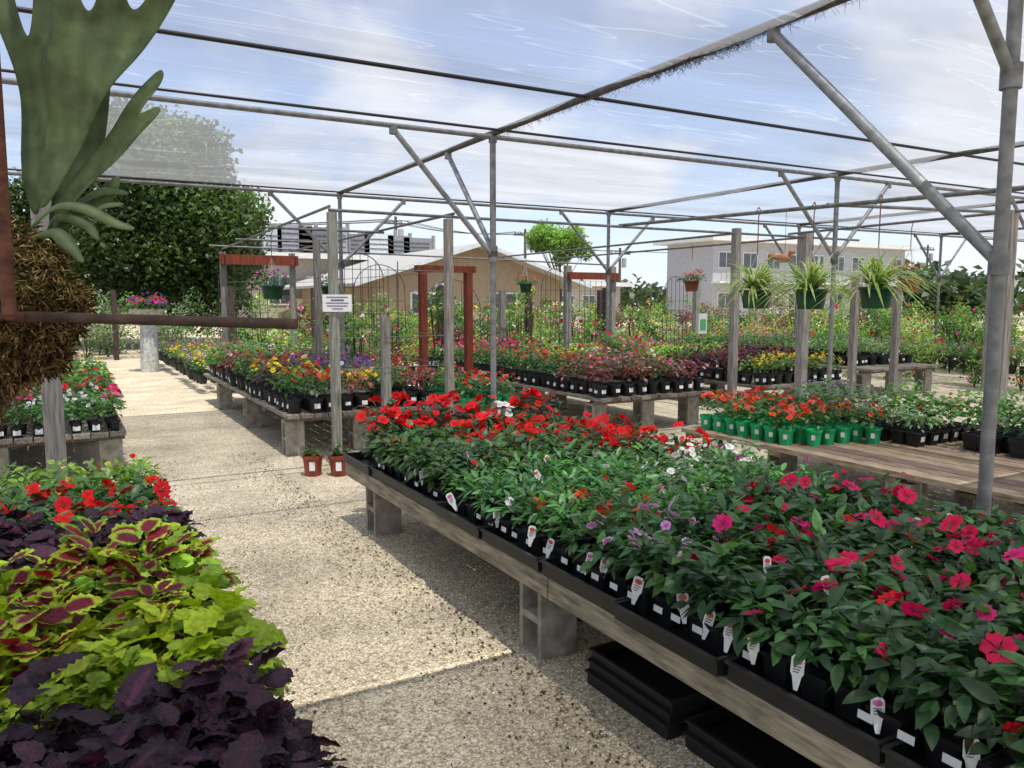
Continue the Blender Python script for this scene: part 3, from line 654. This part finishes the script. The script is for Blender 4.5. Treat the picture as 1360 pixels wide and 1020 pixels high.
mb.box((4.7,10.2,2.045),(.9,.12,.09),rc,post);mb.box((4.7,10.2,.3),(.6,.06,.08),rc,post);mb.build('red_wooden_arch')
def trellis(x,y,w,h,ang=0,arch=True):
    mb=MB();c=(.03,.035,.03);dx,dy=math.cos(ang),math.sin(ang)
    f=lambda u,zz:(x+dx*u,y+dy*u,zz)
    hs=h-(w/2 if arch else 0)
    for i in range(7):
        u=-w/2+w*i/6; top=hs+(math.sqrt(max(0,(w/2)**2-u*u)) if arch else 0)
        mb.cyl(f(u,0),f(u,top),.005,c,pla,seg=5)
    for zz in np.arange(.2,hs+.01,.2): mb.cyl(f(-w/2,zz),f(w/2,zz),.004,c,pla,seg=5)
    if arch: mb.tube([f(w/2*math.cos(a),hs+w/2*math.sin(a)) for a in np.linspace(0,pi,14)],.007,c,pla)
    mb.build('wire_trellis')
for a in((3.9,11.5,.8,2.3,.2),(3.75,9.6,.7,2.1,1.2),(2.7,14.1,.8,2.3,0),(4.6,12.6,.9,2.2,0),(8.0,12.5,.8,2.2,.3),(9.35,13.1,.8,2.0,0,False),(11,12.6,.8,2.1,.2),(6.4,13.6,1.2,2.0,0)):
    trellis(*a)
sg=empty('paper_notice_sign')
mb=MB();mb.box((2.235,7.272,1.58),(.27,.008,.16),(.8,.8,.82),paper,rz=-.15);part(mb,'board',sg)
mb=MB()
for i,wl in enumerate((.2,.12,.21,.19,.1)):
    mb.box((2.2345,7.2665,1.635-i*.027),(wl,.002,.008 if i!=1 else .013),(.08,.08,.1),paper,rz=-.15)
part(mb,'printed_lines',sg)
sg=empty('green_plant_sign');mb=MB();mb.box((9.9,10.6,1.2),(.28,.01,.36),(.8,.8,.8),paper,rz=.3);mb.cyl((9.9,10.62,.4),(9.9,10.62,1.1),.01,(.3,.3,.3),gal);part(mb,'board',sg)
mb=MB();mb.box((9.897,10.592,1.18),(.2,.004,.2),(.1,.4,.15),paper,rz=.3);part(mb,'picture',sg)
mb=MB();P=np.array([(1.93,7.14,0),(2.14,7.02,0)])
pots(mb,P,.2,.19,(.28,.06,.03));plants(mb,P+[0,0,.16],L_MID,.07,.09,.13,34,(.04,.1,.03),ft=F_FAR,fc=[RED],fn=1,fs=.02)
for p in P: label(mb,(p[0]-.03,p[1]-.085,.1),-pi/2-.3,w=.05,h=.08,tilt=-.1)
mb.build('terracotta_pots')
mb=MB();x,y=1.65,19.6
mb.cyl((x,y,0),(x,y,1.15),.2,(.5,.5,.46),con,r1=.17);mb.cyl((x,y,1.15),(x,y,1.42),.2,(.45,.42,.38),con,r1=.4,seg=16)
plants(mb,[(x+a,y+b,1.35) for a in(-.22,0,.22) for b in(-.2,0,.2)],L_FAR,.1,.25,.3,50,(.05,.11,.04),ft=F_FAR,fc=[HOT,RED,BLU,PINK],fn=12,fs=.05)
mb.build('pedestal_flower_planter')
# ---------------------------------------------------------------- hanging baskets
def basket(name,x,y,z,ztop,kind='spider',w=.27,pc_=(.01,.07,.035)):
    mb=MB();mb.inst(POT,[np.diag((w,w,.17))],[(x,y,z)],pc_,pla,smooth=True)
    mb.cyl((x,y,z+.13),(x,y,z+.15),w*.44,(.05,.035,.02),moss)
    for a in(0.3,2.4,4.5): mb.cyl((x+.45*w*math.cos(a),y+.45*w*math.sin(a),z+.16),(x,y,z+.5),.003,(.6,.6,.6),gal,seg=4)
    mb.tube([(x,y,z+.5),(x,y,ztop-.04),(x+.02,y,ztop+.02),(x,y,ztop+.045),(x-.03,y,ztop+.01)],.005,(.3,.1,.08),gal,seg=5)
    if kind=='spider':
        for i in range(130):
            a=rng.uniform(0,6.28);ln=rng.uniform(.26,.44);up=rng.uniform(.1,1.5);pts=[]
            dr=rng.uniform(.45,.95)
            for t in np.linspace(0,1,8):
                r=ln*(t*(.3+.7*math.cos(up))+.25*t*t);zz=ln*((math.sin(up)*.9+.35)*t*1.1-(dr+.35*math.cos(up))*t*t)
                pts.append((x+(r+.03)*math.cos(a+.25*t),y+(r+.03)*math.sin(a+.25*t),z+.17+zz))
            wd=.011;ws=[wd*.6,wd,wd,wd,wd*.9,wd*.75,wd*.5,.0008]
            mb.ribbon(pts,ws,(-math.sin(a),math.cos(a),0),(.62,.64,.36) if i%3 else (.3,.42,.12),fol,c2=(.16,.28,.06))
    else:
        plants(mb,[(x+a,y+b,z+.12) for a in(-.07,.07) for b in(-.07,.07)],L_FAR,.06,.14,.18,40,(.06,.12,.05),ft=F_FAR,fc=[PUR,PINK] if kind=='p' else [RED,ORG],fn=8,fs=.022)
    mb.build(name)
basket('hanging_spider_plant',5.6,5.3,1.53,2.41,w=.31);basket('hanging_spider_plant',5.6,4.68,1.53,2.39,w=.29);basket('hanging_spider_plant',5.6,4.05,1.54,2.38,w=.28)
basket('hanging_flower_basket',2.24,9.9,1.62,2.43,'p',.3);basket('hanging_flower_basket',8.62,9.5,1.75,2.43,'r',.25,(.2,.06,.03));basket('hanging_flower_basket',3.44,11.5,1.65,2.43,'p',.3)
basket('hanging_flower_basket',8.3,5.6,1.7,2.45,'r',.25,(.25,.06,.03));basket('hanging_flower_basket',7.36,12.5,1.75,2.43,'r',.25)
mb=MB();bx,by,bz=5.6,4.98,1.98
mb.inst(ICO,[np.diag((.045,.09,.05))@np.eye(3)],[(bx,by,bz)],(.45,.2,.12),mat);mb.inst(ICO,[np.diag((.03,.035,.03))],[(bx,by-.08,bz+.05)],(.45,.2,.12),mat)
mb.cyl((bx,by+.06,bz),(bx,by+.17,bz+.03),.02,(.4,.18,.1),mat,r1=.03,seg=6);mb.cyl((bx,by-.11,bz+.05),(bx,by-.14,bz+.045),.008,(.5,.4,.1),mat,r1=.001,seg=6);mb.cyl((bx,by,bz+.04),(bx,by,2.4),.003,(.2,.2,.2),gal,seg=4)
mb.build('terracotta_bird_ornament')
mb=MB();x,y=24.5,18.5
mb.cyl((x,y,0),(x,y,1.7),.16,(.15,.11,.08),bark,r1=.12)
for i in range(26):
    a=rng.uniform(0,6.28);up=rng.uniform(.2,1.3);ln=rng.uniform(1.0,1.5)
    pts=[]
    for t in np.linspace(0,1,9):
        pts.append(Vector((x+math.cos(a)*ln*t*(.5+.5*math.cos(up)),y+math.sin(a)*ln*t*(.5+.5*math.cos(up)),1.7+ln*(math.sin(up)*1.1*t-.75*t*t))))
    mb.tube(pts,.012,(.2,.25,.08),fol,seg=4)
    for j in range(1,9):
        for sd in(-1,1):
            aa=a+sd*1.0;p=pts[j];q=p+Vector((math.cos(aa)*.3,math.sin(aa)*.3,-.1));mid=(p+q)/2+Vector((0,0,.03))
            mb.ribbon([p,mid,q],[.012,.02,.002],(-math.sin(aa),math.cos(aa),0),(.2,.3,.08),fol)
            p2=pts[j-1]*.5+p*.5;q=p2+Vector((math.cos(aa)*.32,math.sin(aa)*.32,-.1));mb.ribbon([p2,(p2+q)/2,q],[.012,.02,.002],(-math.sin(aa),math.cos(aa),0),(.17,.26,.06),fol)
mb.build('small_palm')
# ---------------------------------------------------------------- staghorn fern on rusty hanger
C0=Vector((-.045,1.52,1.6));RX=Vector((.87,-.492,0));UZ=Vector((0,0,1));FW=Vector((.492,.87,0))
def lp(a,b,c=0): return C0+RX*a+UZ*b+FW*c
sf=empty('staghorn_fern')
mb=MB()
n=12000;d=rng.normal(0,1,(n,3));d/=np.linalg.norm(d,axis=1)[:,None]
rad=(1+.13*np.sin(d[:,0]*7+1)*np.cos(d[:,2]*5)+.06*np.sin(d[:,1]*13+d[:,2]*9))*rng.uniform(.9,1.03,n)
loc=d*np.array([.10,.10,.125])*rad[:,None]
O=np.array(lp(-.035,-.005))[None]+loc
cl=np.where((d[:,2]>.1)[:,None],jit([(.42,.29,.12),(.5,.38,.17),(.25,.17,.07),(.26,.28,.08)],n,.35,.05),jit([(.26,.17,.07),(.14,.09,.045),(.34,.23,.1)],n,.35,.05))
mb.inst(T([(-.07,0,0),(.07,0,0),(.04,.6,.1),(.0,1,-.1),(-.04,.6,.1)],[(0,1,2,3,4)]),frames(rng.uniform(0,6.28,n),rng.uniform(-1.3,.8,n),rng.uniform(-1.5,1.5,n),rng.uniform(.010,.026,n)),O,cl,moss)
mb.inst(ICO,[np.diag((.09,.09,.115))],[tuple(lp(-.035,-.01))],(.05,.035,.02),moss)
n=3000;tt=rng.uniform(0,1,n);O=np.array(lp(-.08,-.07))[None]+np.stack([rng.normal(0,.03,n)*(1.2-tt),rng.normal(0,.03,n)*(1.2-tt),-tt*.12],1)
mb.inst(T([(-.08,0,0),(.08,0,0),(0,1,0)],[(0,1,2)]),frames(rng.uniform(0,6.28,n),rng.uniform(-1.5,-.3,n),rng.uniform(-1.5,1.5,n),rng.uniform(.012,.03,n)),O,jit([(.18,.12,.05),(.1,.07,.035)],n,.3,.05),moss)
part(mb,'moss_root_ball',sf)
mb=MB();fc_=(.10,.145,.065);fc2=(.15,.205,.095)
def antler(name_pts,c0,lean,curl,rib,tint=1.0,twist=0):
    p=[Vector(q) for q in name_pts]
    for _ in range(3):
        n_=len(p);p=[v for i in range(n_) for v in(p[i]*.75+p[(i+1)%n_]*.25,p[i]*.25+p[(i+1)%n_]*.75)]
    xs=[v.x for v in p];ys=[v.y for v in p];pts=[v.copy() for v in p];n_=len(p)
    def inside(q):
        r=False
        for i in range(n_):
            a,b=p[i],p[(i+1)%n_]
            if (a.y>q.y)!=(b.y>q.y) and q.x<(b.x-a.x)*(q.y-a.y)/(b.y-a.y)+a.x: r=not r
        return r
    gx=min(xs)
    while gx<max(xs):
        gy=min(ys)
        while gy<max(ys):
            q=Vector((gx+rng.uniform(-.001,.001),gy+rng.uniform(-.001,.001)))
            if inside(q) and min((q-e).length for e in p)>.003: pts.append(q)
            gy+=.008
        gx+=.007
    vo_,_,fo_,_,_,_=delaunay_2d_cdt(pts,[(i,(i+1)%n_) for i in range(n_)],[],1,1e-6)
    V=[];w=[];y0=min(ys);hh=max(ys)-y0
    pe=np.array([(e.x,e.y) for e in p])
    for v in vo_:
        t=(v.y-y0)/hh;ed=float(np.sqrt(((pe-[v.x,v.y])**2).sum(1)).min())
        # ribs fan out from the base of the frond
        ang=math.atan2(v.x-.03,v.y-y0+.12)
        cc=c0+lean*t+curl*t*t+rib*math.sin(ang*70)*min(1,ed/.01)+min(ed,.022)*.45+twist*(v.x-xs[0])+.008*math.sin(v.y*26+v.x*15)
        V.append(tuple(lp(v.x,v.y,cc)));w.append(min(1,ed/.02)*(.6+.4*math.sin(ang*70)))
    mb.inst(T(V,[tuple(f) for f in fo_],w),np.eye(3)[None],[(0,0,0)],np.array(fc_)*tint,fern,c2=np.array(fc2)*tint)
A_=[(.021,.142),(.033,.211),(.043,.273),(.058,.335),(.068,.378),(.080,.421),(.083,.471),(.090,.533),(.096,.58),(.118,.58),(.115,.52),(.118,.471),(.130,.440),(.149,.471),(.165,.533),(.175,.58),(.205,.58),(.190,.50),(.187,.465),(.198,.446),(.235,.483),(.268,.533),(.30,.56),(.318,.55),(.290,.50),(.268,.471),(.223,.421),(.190,.378),(.157,.341),(.118,.291),(.080,.229),(.048,.161)]
B_=[(.028,.136),(.061,.198),(.092,.242),(.127,.273),(.157,.310),(.187,.349),(.212,.378),(.220,.372),(.216,.350),(.196,.322),(.180,.300),(.200,.308),(.216,.314),(.220,.305),(.200,.285),(.180,.270),(.142,.236),(.105,.205),(.068,.161),(.043,.130)]
C_=[(-.006,.142),(-.021,.211),(-.028,.285),(-.028,.359),(-.043,.421),(-.068,.483),(-.083,.545),(-.05,.56),(-.030,.515),(-.018,.471),(.0,.421),(.009,.440),(.010,.49),(.008,.545),(.012,.58),(.045,.58),(.050,.51),(.046,.452),(.037,.397),(.033,.322),(.021,.248),(.012,.142)]
D_=[(-.05,.12),(-.075,.2),(-.095,.28),(-.12,.34),(-.15,.39),(-.14,.42),(-.11,.40),(-.09,.37),(-.085,.42),(-.09,.48),(-.06,.48),(-.055,.42),(-.055,.35),(-.045,.27),(-.035,.2),(-.02,.12)]
E_=[(.0,.12),(.01,.18),(.03,.24),(.035,.3),(.028,.36),(.04,.37),(.055,.33),(.065,.35),(.075,.39),(.088,.38),(.083,.33),(.073,.27),(.055,.2),(.03,.12)]
antler(A_,.0,-.03,-.05,.0012,1.0,.15);antler(B_,.03,.0,.02,.0008,1.15,-.1);antler(C_,.03,.04,-.03,.0012,.8,-.2);antler(D_,-.01,-.03,-.04,.0012,.9,.2);antler(E_,.06,.05,.0,.001,.7,.3)
def curve(p,n=12):
    p=[Vector(q) for q in p];out_=[]
    for i in range(n+1):
        t=i/n*(len(p)-1);k=min(int(t),len(p)-2);f=t-k
        a=p[max(k-1,0)];b=p[k];c=p[k+1];d_=p[min(k+2,len(p)-1)]
        out_.append(.5*((2*b)+(c-a)*f+(2*a-5*b+4*c-d_)*f*f+(3*b-a-3*c+d_)*f**3))
    return out_
def frond(pts,w0,w1,w2,side=None,n=14):
    c=curve([lp(*p) for p in pts],n);ws=[]
    for i in range(n+1):
        t=i/n; w=(w0+(w1-w0)*min(1,t/.55)) if t<.55 else (w1+(w2-w1)*((t-.55)/.45)**1.6)
        if i==n:w=w*.35
        ws.append(w)
    mb.ribbon(c,ws,side or (RX+FW*.25),fc_,fern,c2=fc2,fold=.35)
frond([(.0,.11,.0),(.05,.15,-.01),(.10,.15,-.01),(.15,.125,-.01),(.18,.115,-.01)],.006,.011,.003,side=UZ+FW)
frond([(.02,.11,.03),(.06,.16,.04),(.10,.185,.05),(.14,.18,.06)],.007,.012,.003,side=UZ+FW)
frond([(.02,.10,-.02),(.06,.11,-.03),(.09,.09,-.04),(.11,.06,-.04)],.007,.013,.004,side=UZ+FW)
frond([(.03,.12,.03),(.07,.14,.04),(.11,.16,.04),(.14,.16,.04)],.006,.012,.004,side=UZ*.6+FW)
frond([(.02,.12,.04),(.05,.15,.06),(.09,.17,.07),(.12,.21,.07)],.007,.014,.004)
frond([(.02,.11,.02),(.04,.14,.02),(.08,.13,.03),(.10,.10,.03)],.007,.013,.004,side=UZ+FW)
o=part(mb,'antler_fronds',sf)
md=o.modifiers.new('sol','SOLIDIFY');md.thickness=.0015
mb=MB()
mb.cyl(lp(-.42,-.012,-.05),lp(.469,-.034,-.13),.0082,(.06,.035,.025),rust,seg=10)
mb.cyl(lp(.052,-.02,-.14),lp(.052,1.48,-.14),.0095,(.10,.035,.02),rust,seg=10)
mb.cyl(lp(.052,-.02,-.14),lp(.04,-.025,-.09),.008,(.10,.035,.02),rust,seg=10)
mb.cyl(lp(-.42,-.012,-.05),lp(-.42,1.48,-.05),.011,(.10,.035,.02),rust,seg=10)
mb.build('rusty_plant_hanger')
# ---------------------------------------------------------------- world, sun, camera
w=bpy.data.worlds.new('World');S.world=w;w.use_nodes=True;nt=w.node_tree;N=nt.nodes;L=nt.links;N.clear()
out=N.new('ShaderNodeOutputWorld');bg=N.new('ShaderNodeBackground');bg.inputs[1].default_value=.105
sk=N.new('ShaderNodeTexSky');sk.sky_type='NISHITA';sk.sun_disc=False;sk.sun_elevation=math.radians(70);sk.sun_rotation=math.radians(180);sk.dust_density=.5
tc=N.new('ShaderNodeTexCoord');sp=N.new('ShaderNodeSeparateXYZ');L.new(tc.outputs['Generated'],sp.inputs[0])
az_=N.new('ShaderNodeMath');az_.operation='MAXIMUM';az_.inputs[1].default_value=0;L.new(sp.outputs[2],az_.inputs[0])
ad=N.new('ShaderNodeMath');ad.operation='ADD';ad.inputs[1].default_value=.45;L.new(az_.outputs[0],ad.inputs[0])
dx=N.new('ShaderNodeMath');dx.operation='DIVIDE';L.new(sp.outputs[0],dx.inputs[0]);L.new(ad.outputs[0],dx.inputs[1])
dy=N.new('ShaderNodeMath');dy.operation='DIVIDE';L.new(sp.outputs[1],dy.inputs[0]);L.new(ad.outputs[0],dy.inputs[1])
cb=N.new('ShaderNodeCombineXYZ');L.new(dx.outputs[0],cb.inputs[0]);L.new(dy.outputs[0],cb.inputs[1]);cb.inputs[2].default_value=3.7
no=N.new('ShaderNodeTexNoise');no.inputs['Scale'].default_value=2.1;no.inputs['Detail'].default_value=6;no.inputs['Roughness'].default_value=.48;no.inputs['Distortion'].default_value=.2
L.new(cb.outputs[0],no.inputs['Vector'])
mr=N.new('ShaderNodeMapRange');mr.interpolation_type='SMOOTHSTEP';mr.inputs[1].default_value=.42;mr.inputs[2].default_value=.60;mr.inputs[3].default_value=.10;mr.inputs[4].default_value=1;L.new(no.outputs['Fac'],mr.inputs[0])
hz=N.new('ShaderNodeMapRange');hz.inputs[1].default_value=.0;hz.inputs[2].default_value=.22;hz.inputs[3].default_value=.9;hz.inputs[4].default_value=0;L.new(az_.outputs[0],hz.inputs[0])
mxx=N.new('ShaderNodeMath');mxx.operation='MAXIMUM';L.new(mr.outputs[0],mxx.inputs[0]);L.new(hz.outputs[0],mxx.inputs[1])
cc=N.new('ShaderNodeRGB');cc.outputs[0].default_value=(9.2,9.5,10.2,1)
sb=N.new('ShaderNodeVectorMath');sb.operation='MULTIPLY';sb.inputs[1].default_value=(1.3,1.5,1.8);L.new(sk.outputs[0],sb.inputs[0])
mx=N.new('ShaderNodeMix');mx.data_type='RGBA';L.new(mxx.outputs[0],mx.inputs[0]);L.new(sb.outputs[0],mx.inputs[6]);L.new(cc.outputs[0],mx.inputs[7])
L.new(mx.outputs[2],bg.inputs[0]);L.new(bg.outputs[0],out.inputs[0])
ld=bpy.data.lights.new('sun','SUN');ld.energy=5;ld.angle=math.radians(.5);ld.color=(1,.94,.84)
lo=bpy.data.objects.new('sun',ld);S.collection.objects.link(lo);lo.rotation_euler=Vector((.04,.33,-.94)).to_track_quat('-Z','Y').to_euler();lo.location=(0,-5,20)
cd=bpy.data.cameras.new('camera');cd.lens=27.77;cd.sensor_width=36;cd.clip_start=.05;cd.clip_end=1000
co=bpy.data.objects.new('camera',cd);S.collection.objects.link(co);co.location=(0,0,1.6);co.rotation_euler=(math.radians(84),0,math.radians(-29.5));S.camera=co
S.view_settings.view_transform='Standard';S.view_settings.look='None';S.view_settings.exposure=0
